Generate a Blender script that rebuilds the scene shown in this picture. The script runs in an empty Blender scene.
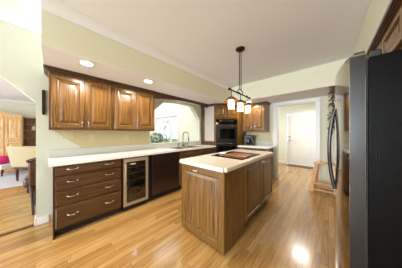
import bpy, bmesh, math, random
from mathutils import Vector, Matrix
random.seed(7)
S = bpy.context.scene
COL = S.collection
PI = math.pi

# ------------------------------------------------------------------ camera
cam = bpy.data.cameras.new('camera')
cam.sensor_width = 36.0
cam.lens = 36.0 * 138.0 / 402.0
cam.shift_y = -0.8 / 402.0
cam.clip_start = 0.02
cam_ob = bpy.data.objects.new('camera', cam)
COL.objects.link(cam_ob)
cam_ob.location = (0, 0, 1.27)
cam_ob.rotation_euler = (PI / 2, 0, math.radians(42.8))
S.camera = cam_ob

# ------------------------------------------------------------------ world, light, exposure
W = bpy.data.worlds.new('world')
S.world = W
W.use_nodes = True
bg = W.node_tree.nodes['Background']
bg.inputs[0].default_value = (0.86, 0.93, 1.0, 1)
bg.inputs[1].default_value = 2.2

S.view_settings.view_transform = 'Standard'
S.view_settings.look = 'None'
S.view_settings.gamma = 1.0
S.view_settings.use_curve_mapping = False
S.view_settings.exposure = 0.36
S.cycles.use_denoising = True
S.cycles.max_bounces = 10
S.cycles.diffuse_bounces = 6
S.cycles.sample_clamp_indirect = 6.0


def area(name, loc, rot, sx, sy, power, color=(1, 1, 1)):
    d = bpy.data.lights.new(name, 'AREA')
    d.shape = 'RECTANGLE'
    d.size, d.size_y = sx, sy
    d.energy = power
    d.color = color
    o = bpy.data.objects.new(name, d)
    COL.objects.link(o)
    o.location = loc
    o.rotation_euler = rot
    return o


# dining daylight and hall lamp; the other area lights are added fills
area('breakfast_fill', (-1.05, -6.30, 1.40), (PI / 2 + .30, 0, 0), 3.0, 1.9, 385, (0.80, 0.90, 1.0))  # added fill behind the camera, tilted up to brighten the ceiling
area('daylight_dining_window', (-5.7, -3.36, 1.35), (PI / 2, 0, 0), 3.6, 1.9, 68, (0.92, 0.96, 1.0))
area('sunroom_overhead_fill', (-5.4, 2.1, 2.84), (0, 0, 0), 3.2, 1.8, 70, (0.90, 0.96, 1.0))  # fill light added under the closed sunroom ceiling
area('hall_ceiling_lamp', (-0.63, 5.1, 2.40), (0, 0, 0), .34, .34, 23, (1.0, 0.96, 0.9))
area('hall_side_fill', (-2.74, 5.6, 1.4), (PI / 2, 0, -PI / 2), 1.2, 1.7, 16, (0.95, 0.98, 1.0))  # fill light added in front of the solid left hall wall
area('breakfast_overhead_fill', (-0.7, -3.2, 2.72), (0, 0, 0), 1.6, 1.2, 26, (0.80, 0.90, 1.0))  # added overhead fill, out of view behind the camera


# ------------------------------------------------------------------ materials
def lin(c):
    return tuple(((v / 255) / 12.92 if v / 255 <= 0.04045 else ((v / 255 + 0.055) / 1.055) ** 2.4) for v in c) + (1,)


def mat(name, col, rough=0.5, metal=0.0, spec=0.5, noise=0.0, nscale=30, bump=0.0, bscale=200, emit=None, coat=0.0):
    m = bpy.data.materials.new(name)
    m.use_nodes = True
    nt = m.node_tree
    b = nt.nodes['Principled BSDF']
    c = lin(col)
    b.inputs['Base Color'].default_value = c
    b.inputs['Roughness'].default_value = rough
    b.inputs['Metallic'].default_value = metal
    b.inputs['Specular IOR Level'].default_value = spec
    b.inputs['Coat Weight'].default_value = coat
    b.inputs['Coat Roughness'].default_value = 0.08
    tc = nt.nodes.new('ShaderNodeTexCoord')
    n = nt.nodes.new('ShaderNodeTexNoise')
    n.inputs['Scale'].default_value = nscale
    n.inputs['Detail'].default_value = 3
    nt.links.new(tc.outputs['Object'], n.inputs['Vector'])
    mx = nt.nodes.new('ShaderNodeMix')
    mx.data_type = 'RGBA'
    mx.inputs[6].default_value = tuple(v * (1 - noise) for v in c[:3]) + (1,)
    mx.inputs[7].default_value = tuple(min(1, v * (1 + noise)) for v in c[:3]) + (1,)
    nt.links.new(n.outputs['Fac'], mx.inputs[0])
    nt.links.new(mx.outputs[2], b.inputs['Base Color'])
    if bump:
        n2 = nt.nodes.new('ShaderNodeTexNoise')
        n2.inputs['Scale'].default_value = bscale
        nt.links.new(tc.outputs['Object'], n2.inputs['Vector'])
        bp = nt.nodes.new('ShaderNodeBump')
        bp.inputs['Strength'].default_value = bump
        bp.inputs['Distance'].default_value = 0.004
        nt.links.new(n2.outputs['Fac'], bp.inputs['Height'])
        nt.links.new(bp.outputs['Normal'], b.inputs['Normal'])
    if emit:
        b.inputs['Emission Color'].default_value = lin(emit[0])
        b.inputs['Emission Strength'].default_value = emit[1]
    return m


def oak(name, dark, mid, light, axis='z', rough=0.32, fine=1.0, cath=0.5, coat=0.25):
    """stained oak: stretched pore streaks along the grain and wavy cathedral bands"""
    m = bpy.data.materials.new(name)
    m.use_nodes = True
    nt = m.node_tree
    L = nt.links.new
    b = nt.nodes['Principled BSDF']
    tc = nt.nodes.new('ShaderNodeTexCoord')
    oi = nt.nodes.new('ShaderNodeObjectInfo')
    ad = nt.nodes.new('ShaderNodeVectorMath')
    ad.operation = 'MULTIPLY_ADD'
    L(oi.outputs['Random'], ad.inputs[0])
    ad.inputs[1].default_value = (7.0, 5.0, 9.0)
    L(tc.outputs['Object'], ad.inputs[2])

    def mp(s):
        q = nt.nodes.new('ShaderNodeMapping')
        sc = {'z': (s[0], s[0], s[1]), 'x': (s[1], s[0], s[0]), 'y': (s[0], s[1], s[0])}[axis]
        q.inputs['Scale'].default_value = sc
        L(ad.outputs[0], q.inputs['Vector'])
        return q
    p = mp((90 * fine, 2.4))
    n1 = nt.nodes.new('ShaderNodeTexNoise')
    n1.inputs['Scale'].default_value = 1
    n1.inputs['Detail'].default_value = 4
    L(p.outputs[0], n1.inputs['Vector'])
    q = mp((5.0 * fine, 0.8))
    n2 = nt.nodes.new('ShaderNodeTexNoise')
    n2.inputs['Scale'].default_value = 1
    n2.inputs['Detail'].default_value = 2
    n2.inputs['Distortion'].default_value = 0.6
    L(q.outputs[0], n2.inputs['Vector'])
    w = nt.nodes.new('ShaderNodeMath')
    w.operation = 'MULTIPLY'
    L(n2.outputs['Fac'], w.inputs[0])
    w.inputs[1].default_value = 60
    sn = nt.nodes.new('ShaderNodeMath')
    sn.operation = 'SINE'
    L(w.outputs[0], sn.inputs[0])
    ma = nt.nodes.new('ShaderNodeMath')
    ma.operation = 'MULTIPLY_ADD'
    L(sn.outputs[0], ma.inputs[0])
    ma.inputs[1].default_value = 0.10 * cath
    L(n1.outputs['Fac'], ma.inputs[2])
    cr = nt.nodes.new('ShaderNodeValToRGB')
    e = cr.color_ramp.elements
    e[0].position = 0.34
    e[0].color = lin(dark)
    e[1].position = 0.64
    e[1].color = lin(light)
    k = e.new(0.48)
    k.color = lin(mid)
    L(ma.outputs[0], cr.inputs['Fac'])
    L(cr.outputs['Color'], b.inputs['Base Color'])
    b.inputs['Roughness'].default_value = rough
    b.inputs['Coat Weight'].default_value = coat
    b.inputs['Coat Roughness'].default_value = 0.15
    return m


def floor_oak():
    m = bpy.data.materials.new('oak_strip_floor')
    m.use_nodes = True
    nt = m.node_tree
    L = nt.links.new
    b = nt.nodes['Principled BSDF']

    def math_(op, a, c=None, c2=None):
        n = nt.nodes.new('ShaderNodeMath')
        n.operation = op
        for i, v in enumerate((a, c, c2)):
            if v is None:
                continue
            if isinstance(v, (int, float)):
                n.inputs[i].default_value = v
            else:
                L(v, n.inputs[i])
        return n.outputs[0]
    tc = nt.nodes.new('ShaderNodeTexCoord')
    sp = nt.nodes.new('ShaderNodeSeparateXYZ')
    L(tc.outputs['Object'], sp.inputs[0])
    xs = math_('DIVIDE', sp.outputs[0], 0.060)
    row = math_('FLOOR', xs)
    wn = nt.nodes.new('ShaderNodeTexWhiteNoise')
    wn.noise_dimensions = '1D'
    L(row, wn.inputs['W'])
    ys = math_('ADD', math_('DIVIDE', sp.outputs[1], 0.95), math_('MULTIPLY', wn.outputs['Value'], 13.0))
    pl = math_('FLOOR', ys)
    cb = nt.nodes.new('ShaderNodeCombineXYZ')
    L(row, cb.inputs[0])
    L(pl, cb.inputs[1])
    w2 = nt.nodes.new('ShaderNodeTexWhiteNoise')
    w2.noise_dimensions = '2D'
    L(cb.outputs[0], w2.inputs['Vector'])
    # grain
    off = nt.nodes.new('ShaderNodeVectorMath')
    off.operation = 'MULTIPLY_ADD'
    L(w2.outputs['Color'], off.inputs[0])
    off.inputs[1].default_value = (9, 9, 9)
    L(tc.outputs['Object'], off.inputs[2])
    mp = nt.nodes.new('ShaderNodeMapping')
    mp.inputs['Scale'].default_value = (75, 3.4, 1)
    L(off.outputs[0], mp.inputs['Vector'])
    n = nt.nodes.new('ShaderNodeTexNoise')
    n.inputs['Scale'].default_value = 1
    n.inputs['Detail'].default_value = 4
    n.inputs['Distortion'].default_value = 0.8
    L(mp.outputs[0], n.inputs['Vector'])
    f = math_('ADD', math_('MULTIPLY', w2.outputs['Value'], 0.34), math_('MULTIPLY', n.outputs['Fac'], 0.82))
    cr = nt.nodes.new('ShaderNodeValToRGB')
    e = cr.color_ramp.elements
    e[0].position = 0.18
    e[0].color = lin(FLOOR_C[0])
    e[1].position = 0.92
    e[1].color = lin(FLOOR_C[2])
    k = e.new(0.55)
    k.color = lin(FLOOR_C[1])
    L(f, cr.inputs['Fac'])
    fx = math_('FRACT', xs)
    fy = math_('FRACT', ys)
    gap = math_('MAXIMUM', math_('LESS_THAN', fx, 0.045), math_('LESS_THAN', fy, 0.004))
    mx = nt.nodes.new('ShaderNodeMix')
    mx.data_type = 'RGBA'
    L(math_('MULTIPLY', gap, 0.55), mx.inputs[0])
    L(cr.outputs['Color'], mx.inputs[6])
    mx.inputs[7].default_value = lin((88, 52, 24))
    L(mx.outputs[2], b.inputs['Base Color'])
    b.inputs['Roughness'].default_value = 0.24
    b.inputs['Coat Weight'].default_value = 0.3
    b.inputs['Coat Roughness'].default_value = 0.12
    return m


def glassy(name, tint, trans=0.7, refl=0.07, rough=0.03, translucent=False):
    m = bpy.data.materials.new(name)
    m.use_nodes = True
    nt = m.node_tree
    L = nt.links.new
    nt.nodes.remove(nt.nodes['Principled BSDF'])
    out = nt.nodes['Material Output']
    t = nt.nodes.new('ShaderNodeBsdfTransparent')
    t.inputs[0].default_value = lin(tint)
    if translucent:
        g = nt.nodes.new('ShaderNodeBsdfTranslucent')
        g.inputs[0].default_value = lin(tint)
    else:
        g = nt.nodes.new('ShaderNodeBsdfGlossy')
        g.inputs['Roughness'].default_value = rough
    mx = nt.nodes.new('ShaderNodeMixShader')
    if translucent:
        mx.inputs[0].default_value = 1 - trans
    else:
        mx.inputs[0].default_value = refl
    L(t.outputs[0], mx.inputs[1])
    L(g.outputs[0], mx.inputs[2])
    L(mx.outputs[0], out.inputs['Surface'])
    return m


FLOOR_C = [(118, 78, 34), (180, 136, 76), (208, 169, 110)]
M = {}
M['floor'] = floor_oak()
M['ceiling'] = mat('white_ceiling_paint', (226, 229, 234), 0.85, noise=0.01)
M['wall'] = mat('cream_wall_paint', (216, 215, 194), 0.8, noise=0.012)
M['wall_pale'] = mat('pale_grey_green_paint', (204, 206, 194), 0.8, noise=0.012)
M['wall_hall'] = mat('ivory_hall_paint', (228, 230, 216), 0.8, noise=0.01)
M['trim'] = mat('white_trim_paint', (232, 232, 230), 0.4, noise=0.01)
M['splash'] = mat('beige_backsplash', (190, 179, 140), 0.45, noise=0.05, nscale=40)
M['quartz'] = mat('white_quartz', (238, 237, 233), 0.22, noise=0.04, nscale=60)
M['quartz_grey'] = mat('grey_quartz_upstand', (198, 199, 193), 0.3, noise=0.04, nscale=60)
M['laminate'] = mat('almond_laminate', (228, 220, 207), 0.25, noise=0.04, nscale=80)
M['oak'] = oak('stained_oak', (50, 31, 10), (100, 67, 26), (142, 101, 47), 'z', fine=2.4, cath=0.3)
M['oak_h_shaded'] = oak('shaded_oak_horizontal', (54, 32, 15), (78, 49, 24), (98, 64, 33), 'x', cath=0.3, fine=1.5)  # same oak with the shade on the lower fronts darkened into its colour
M['oak_dark'] = oak('dark_stained_oak', (46, 26, 12), (74, 44, 20), (98, 62, 30), 'x', cath=0.2)
M['oak_light'] = oak('honey_oak', (196, 148, 92), (220, 180, 126), (234, 202, 154), 'z', cath=0.4)
M['oak_mid'] = oak('brown_oak', (112, 66, 34), (146, 92, 52), (170, 114, 68), 'x', cath=0.3)
M['pine'] = oak('natural_pine', (170, 112, 52), (204, 150, 84), (222, 176, 112), 'x', cath=0.4)
M['walnut'] = oak('dark_walnut', (38, 18, 14), (60, 30, 24), (78, 42, 34), 'z', cath=0.2)
M['side_paint'] = mat('mauve_grey_paint', (172, 164, 160), 0.5, noise=0.03)
M['handle_dark'] = mat('dark_polished_handle', (46, 44, 44), 0.15, 0.4, noise=0.05)
M['faucet'] = mat('dark_brushed_nickel', (120, 115, 108), 0.25, 1.0, noise=0.05, nscale=300)
M['toe'] = mat('black_toe_kick', (30, 22, 18), 0.6, noise=0.1)
M['nickel'] = mat('brushed_nickel', (176, 170, 160), 0.25, 1.0, noise=0.05, nscale=300)
M['steel'] = mat('stainless_steel', (176, 172, 166), 0.3, 1.0, noise=0.06, nscale=200)
M['bronze_steel'] = mat('warm_stainless_frame', (190, 172, 150), 0.35, 0.55, noise=0.06, nscale=200)
M['black_steel'] = mat('black_stainless', (90, 80, 76), 0.24, 0.9, noise=0.05, nscale=150)
M['fridge_front'] = mat('dark_mirror_stainless', (150, 138, 124), 0.1, 1.0, noise=0.03, nscale=60)
M['fridge_side'] = mat('black_textured_steel', (9, 8, 8), 0.3, 0.0, spec=0.07, noise=0.2, nscale=120, bump=0.3, bscale=160)
M['door_edge'] = mat('dark_grey_steel', (30, 28, 28), 0.25, 0.2, noise=0.05, nscale=80)
M['black'] = mat('black_plastic', (18, 18, 19), 0.35, noise=0.1)
M['black_gloss'] = mat('black_glass', (8, 8, 9), 0.06, noise=0.05)
M['rubber'] = mat('black_rubber', (14, 14, 14), 0.7, noise=0.1)
M['iron'] = mat('dark_bronze_iron', (44, 36, 32), 0.45, 0.7, noise=0.15, nscale=90)
M['copper'] = mat('rusty_copper', (120, 84, 60), 0.42, 0.5, noise=0.25, nscale=60)
M['shade_glass'] = glassy('seeded_glass', (255, 240, 222), 0.62, translucent=True)
M['bulb'] = mat('glowing_bulb', (255, 235, 205), 0.5, emit=((255, 222, 184), 30))
M['lens'] = mat('downlight_lens', (255, 248, 235), 0.5, emit=((255, 236, 208), 14))
M['window_glass'] = glassy('clear_glass', (250, 252, 252))
M['cooler_glass'] = glassy('smoked_glass', (214, 214, 220), refl=0.09)
M['plate'] = mat('almond_plastic', (200, 186, 150), 0.4, noise=0.02)
M['white_plastic'] = mat('white_plastic', (226, 224, 218), 0.4, noise=0.02)
M['cream_fabric'] = mat('cream_upholstery', (198, 186, 152), 0.9, noise=0.06, nscale=90, bump=0.3, bscale=300)
M['rug'] = mat('pale_lilac_rug', (206, 202, 208), 0.95, noise=0.16, nscale=7, bump=0.4, bscale=300)
M['pink'] = mat('magenta_fabric', (206, 30, 110), 0.85, noise=0.1)
M['white_cloth'] = mat('white_cloth', (232, 230, 226), 0.85, noise=0.03)
M['red_petal'] = mat('red_petals', (196, 24, 50), 0.6, noise=0.15)
M['ceramic'] = mat('white_ceramic', (236, 234, 230), 0.15, noise=0.02)
M['leaf'] = mat('green_leaf', (70, 122, 62), 0.5, noise=0.35, nscale=14)
M['leaf_dull'] = mat('olive_leaf', (112, 96, 58), 0.7, noise=0.35, nscale=40)
M['vine'] = mat('brown_vine', (84, 62, 44), 0.8, noise=0.2)
M['mat_brown'] = mat('brown_doormat', (116, 92, 72), 0.95, noise=0.25, nscale=60, bump=0.4)
M['bark'] = mat('grey_bark', (112, 96, 84), 0.9, noise=0.2)
M['lawn'] = mat('lawn', (120, 150, 90), 0.95, noise=0.25, nscale=9)
M['wine'] = mat('dark_green_bottle', (22, 36, 24), 0.1, noise=0.1)
M['foil'] = mat('bottle_foil', (120, 28, 34), 0.35, 0.4, noise=0.1)


# ------------------------------------------------------------------ mesh helpers
class MB:
    def __init__(s):
        s.bm = bmesh.new()

    def _xf(s, verts, mtx):
        if mtx is not None:
            bmesh.ops.transform(s.bm, matrix=mtx, verts=verts)

    def box(s, x0, x1, y0, y1, z0, z1, bev=0.0, mtx=None, seg=2):
        r = bmesh.ops.create_cube(s.bm, size=1.0)
        vs = r['verts']
        for v in vs:
            v.co = Vector((x0 + (v.co.x + .5) * (x1 - x0), y0 + (v.co.y + .5) * (y1 - y0), z0 + (v.co.z + .5) * (z1 - z0)))
        if bev:
            es = list({e for v in vs for e in v.link_edges})
            rr = bmesh.ops.bevel(s.bm, geom=es, offset=bev, segments=seg, affect='EDGES', profile=0.6)
            vs = list({v for f in rr['faces'] for v in f.verts} | {v for v in vs if v.is_valid})
        s._xf(vs, mtx)
        return s

    def prism(s, pts, z0, z1, mtx=None):
        """polygon in xy, extruded in z"""
        a = [s.bm.verts.new((p[0], p[1], z0)) for p in pts]
        b = [s.bm.verts.new((p[0], p[1], z1)) for p in pts]
        n = len(pts)
        s.bm.faces.new(a[::-1])
        s.bm.faces.new(b)
        for i in range(n):
            s.bm.faces.new((a[i], a[(i + 1) % n], b[(i + 1) % n], b[i]))
        s._xf(a + b, mtx)
        return s

    def plate(s, loops, t0, t1, mtx=None):
        """polygon with holes (first loop the outline) in xy, extruded in z"""
        bot = []
        top = []
        for lp in loops:
            bot.append([s.bm.verts.new((p[0], p[1], t0)) for p in lp])
            top.append([s.bm.verts.new((p[0], p[1], t1)) for p in lp])
        for layer in (bot, top):
            es = []
            for lp in layer:
                for i in range(len(lp)):
                    es.append(s.bm.edges.new((lp[i], lp[(i + 1) % len(lp)])))
            bmesh.ops.triangle_fill(s.bm, use_beauty=True, use_dissolve=False, edges=es)
        for lb, lt in zip(bot, top):
            n = len(lb)
            for i in range(n):
                s.bm.faces.new((lb[i], lb[(i + 1) % n], lt[(i + 1) % n], lt[i]))
        s._xf([v for l in bot + top for v in l], mtx)
        return s

    def tube(s, pts, r, seg=10, closed=False, rs=None):
        pts = [Vector(p) for p in pts]
        n = len(pts)
        rings = []
        up = None
        for i, p in enumerate(pts):
            a = pts[(i - 1) % n] if closed or i > 0 else p
            b = pts[(i + 1) % n] if closed or i < n - 1 else p
            d = (b - a).normalized()
            if up is None:
                up = Vector((0, 0, 1)) if abs(d.z) < 0.9 else Vector((1, 0, 0))
            sx = d.cross(up)
            if sx.length < 1e-4:
                up = Vector((0, 1, 0))
                sx = d.cross(up)
            sx.normalize()
            up = sx.cross(d).normalized()
            rr = rs[i] if rs else r
            rings.append([s.bm.verts.new(p + sx * math.cos(2 * PI * k / seg) * rr + up * math.sin(2 * PI * k / seg) * rr) for k in range(seg)])
        for i in range(n if closed else n - 1):
            A, B = rings[i], rings[(i + 1) % n]
            for k in range(seg):
                s.bm.faces.new((A[k], A[(k + 1) % seg], B[(k + 1) % seg], B[k]))
        if not closed:
            s.bm.faces.new(rings[0][::-1])
            s.bm.faces.new(rings[-1])
        return s

    def lathe(s, prof, c=(0, 0, 0), seg=24, mtx=None, cap=True):
        rings = []
        for r, z in prof:
            rings.append([s.bm.verts.new((c[0] + r * math.cos(2 * PI * k / seg), c[1] + r * math.sin(2 * PI * k / seg), c[2] + z)) for k in range(seg)])
        for A, B in zip(rings, rings[1:]):
            for k in range(seg):
                s.bm.faces.new((A[k], A[(k + 1) % seg], B[(k + 1) % seg], B[k]))
        if cap:
            s.bm.faces.new(rings[0][::-1])
            s.bm.faces.new(rings[-1])
        s._xf([v for r in rings for v in r], mtx)
        return s

    def rect_front(s, x0, x1, z0, z1, prof):
        """board facing -y made of concentric rectangles; prof = [(inset, y)] from the back edge to the middle"""
        rings = []
        for ins, y in prof:
            rings.append([s.bm.verts.new(p) for p in ((x0 + ins, y, z0 + ins), (x1 - ins, y, z0 + ins), (x1 - ins, y, z1 - ins), (x0 + ins, y, z1 - ins))])
        s.bm.faces.new(rings[0][::-1])
        for A, B in zip(rings, rings[1:]):
            for k in range(4):
                s.bm.faces.new((A[k], A[(k + 1) % 4], B[(k + 1) % 4], B[k]))
        s.bm.faces.new(rings[-1])
        return s

    def ball(s, c, r, sc=(1, 1, 1), sub=2):
        rr = bmesh.ops.create_icosphere(s.bm, subdivisions=sub, radius=r)
        for v in rr['verts']:
            v.co = Vector((c[0] + v.co.x * sc[0], c[1] + v.co.y * sc[1], c[2] + v.co.z * sc[2]))
        return s

    def leaf(s, p, d, l, w):
        d = Vector(d).normalized()
        u = d.cross(Vector((0, 0, 1)))
        if u.length < 1e-3:
            u = Vector((1, 0, 0))
        u.normalize()
        nrm = u.cross(d)
        p = Vector(p)
        v = [s.bm.verts.new(q) for q in (p, p + d * l * .5 + u * w * .5 + nrm * l * .08, p + d * l, p + d * l * .5 - u * w * .5 + nrm * l * .08)]
        s.bm.faces.new(v[:3])
        s.bm.faces.new((v[0], v[2], v[3]))
        return s

    def build(s, name, m, parent=None, smooth=False, loc=None, rz=None):
        bmesh.ops.remove_doubles(s.bm, verts=s.bm.verts, dist=1e-6)
        bmesh.ops.recalc_face_normals(s.bm, faces=s.bm.faces)
        me = bpy.data.meshes.new(name)
        s.bm.to_mesh(me)
        s.bm.free()
        me.materials.append(m)
        if smooth:
            for p in me.polygons:
                p.use_smooth = True
            try:
                me.set_sharp_from_angle(angle=math.radians(40))
            except Exception:
                pass
        o = bpy.data.objects.new(name, me)
        COL.objects.link(o)
        if parent is not None:
            o.parent = parent
        if loc is not None:
            o.location = loc
        if rz is not None:
            o.rotation_euler = (0, 0, rz)
        return o


def tag(o, label, cat, group=None):
    o['label'] = label
    o['category'] = cat
    if group:
        o['group'] = group
    return o


def thing(name, label, cat, loc=(0, 0, 0), rz=0.0, group=None):
    o = bpy.data.objects.new(name, None)
    o.empty_display_size = 0.1
    COL.objects.link(o)
    o.location = loc
    o.rotation_euler = (0, 0, rz)
    return tag(o, label, cat, group)


def struct(o):
    o['kind'] = 'structure'
    return o


def copy_tree(o, parent=None):
    c = o.copy()
    COL.objects.link(c)
    if parent is not None:
        c.parent = parent
    for ch in [x for x in o.children]:
        copy_tree(ch, c)
    return c


TX = Matrix(((0, 0, 1, 0), (1, 0, 0, 0), (0, 1, 0, 0), (0, 0, 0, 1)))   # plate (a,b,t) -> world (t, a, b): a along Y, b up
TY = Matrix(((1, 0, 0, 0), (0, 0, 1, 0), (0, 1, 0, 0), (0, 0, 0, 1)))   # plate (a,b,t) -> world (a, t, b): a along X, b up

XW = -2.96      # kitchen face of the left wall
YB = 4.255      # kitchen face of the back wall
XR = 0.95       # right wall
ZC = 2.55       # kitchen ceiling
ZS = 2.13       # underside of the soffits

# ------------------------------------------------------------------ room shell
b = MB()
b.box(-8.45, 1.10, -6.55, 6.80, -0.05, 0.0)
struct(b.build('floor', M['floor']))

# left wall with the dining-room opening (cut corner) and the pass-through above the sink
outl = [(-6.5, 0), (-6.5, 2.78), (YB + .12, 2.78), (YB + .12, 0), (-0.15, 0), (-0.15, 1.70), (-0.55, 2.10), (-2.2, 2.10), (-2.5, 1.8), (-2.5, 0)]
hole = [(1.50, 1.032), (1.50, 1.70), (1.87, 2.045), (2.2, 2.075), (2.5, 2.08), (2.81, 2.07), (3.13, 1.70), (3.13, 1.032)]
b = MB()
b.plate([outl, hole], XW - .13, XW, TX)
struct(b.build('wall_left', M['wall_pale']))

b = MB()
b.plate([[(XW + .001, 0), (XW + .001, ZC), (XR + .12, ZC), (XR + .12, 0), (-0.221, 0), (-0.221, 2.035), (-1.056, 2.035), (-1.056, 0)]], YB, YB + .12, TY)
struct(b.build('wall_back', M['wall']))
b = MB()
b.box(XR, XR + .12, -6.5, YB - .001, 0, 2.78)
struct(b.build('wall_right', M['wall']))
# unseen rear wall of the breakfast room, its opening added for the fill light
b = MB()
b.plate([[(XW + .001, 0), (XW + .001, 2.78), (XR - .001, 2.78), (XR - .001, 0)], [(-2.6, .40), (0.5, .40), (0.5, 2.40), (-2.6, 2.40)]], -6.5, -6.38, TY)
struct(b.build('wall_rear', M['wall']))
b = MB()
b.box(XW + .001, XR - .001, -0.07, YB - .001, ZC, ZC + .08)
struct(b.build('ceiling', M['ceiling']))
b = MB()
b.box(XW + .001, XR - .001, -6.37, -0.071, 2.78, 2.86)
b.box(XW + .001, XR - .001, -0.079, -0.071, ZC, 2.78)
struct(b.build('ceiling_breakfast', M['ceiling']))

# soffits
XS, YS, XSR = -2.036, 3.42, 0.295
b = MB()
b.prism([(XW + .001, -0.07), (XS, -0.07), (XS, YS), (XSR, YS), (XSR, -0.6), (XR - .001, -0.6), (XR - .001, YB - .001), (XW + .001, YB - .001)], ZS, ZC - .001)
struct(b.build('ceiling_soffit', M['wall']))
# white underside lining of the soffit
b = MB()
b.prism([(XW + .002, -0.069), (XS + .004, -0.069), (XS + .004, YS - .004), (XSR - .004, YS - .004), (XSR - .004, -0.6), (XR - .002, -0.6), (XR - .002, YB - .002), (XW + .002, YB - .002)], ZS - .006, ZS - .0005)
struct(b.build('ceiling_soffit_underside', M['ceiling']))


def cove(x, y0, y1, ztop, d=.10, h=.10):
    b = MB()
    pts = [(x, ztop - h), (x + .012, ztop - h)]
    for k in range(7):
        a = k / 6 * PI / 2
        pts.append((x + .02 + (d - .03) * (1 - math.cos(a)), ztop - h + .012 + (h - .024) * math.sin(a)))
    pts += [(x + d, ztop - .008), (x + d, ztop), (x, ztop)]
    b.prism(pts, y0, y1, Matrix(((1, 0, 0, 0), (0, 0, 1, 0), (0, 1, 0, 0), (0, 0, 0, 1))))
    return b


struct(cove(XS + .001, -0.069, YS - .001, ZC - .001, .11, .085).build('trim_1', M['ceiling'], smooth=True))
struct(cove(XW + .001, -6.37, -0.081, 2.779, .13, .12).build('trim_2', M['ceiling'], smooth=True))

# baseboards
b = MB()
b.box(XW + .001, XW + .016, -0.148, -0.03, 0.001, .10, .004)
b.box(XW - .13, XW + .016, -0.164, -0.151, 0.001, .10, .003)
struct(b.build('baseboard_left', M['trim']))
b = MB()
b.box(-0.12, XR - .02, YB - .016, YB - .001, 0.001, .10, .004)
struct(b.build('baseboard_back', M['trim']))
# threshold strip between kitchen and dining floors
b = MB()
b.box(XW - .05, XW + .0, -2.49, -0.17, 0.0005, .007, .002)
struct(b.build('trim_3', M['oak_dark']))
# casing of the hall opening
b = MB()
yb0, yb1 = YB - .022, YB - .001
b.box(-1.15, -1.058, yb0, yb1, 0.001, 2.035, .004)
b.box(-0.219, -0.145, yb0, yb1, 0.001, 2.035, .004)
b.box(-1.15, -0.145, yb0, yb1, 2.037, 2.115, .004)
struct(b.build('trim_4', M['trim']))
b = MB()
b.box(-1.055, -1.040, YB, YB + .12, 0.001, 2.018)
b.box(-0.237, -0.222, YB, YB + .12, 0.001, 2.018)
b.box(-1.055, -0.222, YB, YB + .12, 2.019, 2.034)
struct(b.build('trim_5', M['trim']))

# hall behind the opening
HY = 6.66
b = MB()
b.plate([[(-2.9, 0), (-2.9, 2.45), (1.08, 2.45), (1.08, 0), (-0.315, 0), (-0.315, 2.055), (-1.285, 2.055), (-1.285, 0)]], HY, HY + .12, TY)
struct(b.build('wall_hall_front', M['wall_hall']))
b = MB()
b.box(-2.9, -2.78, YB + .121, HY - .001, 0, 2.45)
struct(b.build('wall_hall_left', M['wall_hall']))
b = MB()
b.box(0.96, 1.08, YB + .121, HY - .001, 0, 2.45)
struct(b.build('wall_hall_right', M['wall_hall']))
b = MB()
b.box(-2.9, 1.08, YB + .121, HY - .001, 2.451, 2.53)
struct(b.build('ceiling_hall', M['ceiling']))
b = MB()
b.box(-2.77, -1.38, HY - .016, HY - .001, .001, .10, .004)
struct(b.build('baseboard_hall', M['trim']))

# front door: white, six raised panels
d = bpy.data.objects.new('door_1', None)
COL.objects.link(d)
d.location = (-1.255, HY + .03, 0)
struct(d)
b = MB()
dw, dh = .91, 2.03
b.box(0, dw, 0, .04, .012, dh, .002)
for (x0, x1) in ((.12, .41), (.50, .79)):
    for (z0, z1) in ((.22, .80), (.94, 1.56), (1.68, 1.90)):
        b.rect_front(x0, x1, z0, z1, [(0, 0.0005), (0, -.004), (.010, -.010), (.022, -.002), (.034, -.002), (.065, -.009)])
b.build('door_leaf', M['trim'], d)
b = MB()
b.box(-.12, -.008, -.052, -.031, .001, 2.05, .004)
b.box(dw + .008, dw + .12, -.052, -.031, .001, 2.05, .004)
b.box(-.12, dw + .12, -.052, -.031, 2.052, 2.15, .004)
b.build('door_frame', M['trim'], d)
b = MB()
b.lathe([(.030, 0), (.030, .006), (.012, .010), (.011, .04), (.026, .046), (.030, .06), (.024, .074), (.008, .078)], (0, 0, 0), 20, Matrix.Translation((.075, 0, .97)) @ Matrix.Rotation(PI / 2, 4, 'X'))
b.build('door_knob', M['nickel'], d, True)
b = MB()
b.lathe([(.030, 0), (.030, .010), (.022, .020), (.010, .022)], (0, 0, 0), 20, Matrix.Translation((.075, 0, 1.12)) @ Matrix.Rotation(PI / 2, 4, 'X'))
b.build('deadbolt', M['nickel'], d, True)
for z in (.25, 1.05, 1.80):
    b = MB()
    b.tube([(dw + .002, -.004, z), (dw + .002, -.004, z + .09)], .007, 10)
    b.build('hinge', M['nickel'], d, True)

# dining room (left, beyond the opening)
DX = -8.3
b = MB()
b.box(DX - .12, DX, -3.5, .6, 0, 2.47)
struct(b.build('wall_dining_far', M['wall_hall']))
b = MB()
b.box(DX, XW - .131, .6, .72, 0, 2.9)
struct(b.build('wall_dining_right', M['wall_hall']))
b = MB()
b.plate([[(DX, 0), (DX, 2.47), (XW - .131, 2.47), (XW - .131, 0)], [(-7.55, .35), (-3.85, .35), (-3.85, 2.3), (-7.55, 2.3)]], -3.5, -3.38, TY)
struct(b.build('wall_dining_rear', M['wall_hall']))
b = MB()
b.box(DX, XW - .131, -3.379, .599, 2.471, 2.55)
struct(b.build('ceiling_dining', M['ceiling']))
b = MB()
b.box(DX + .001, DX + .05, -3.37, .599, 2.36, 2.47, .01)
struct(b.build('trim_6', M['trim']))

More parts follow.
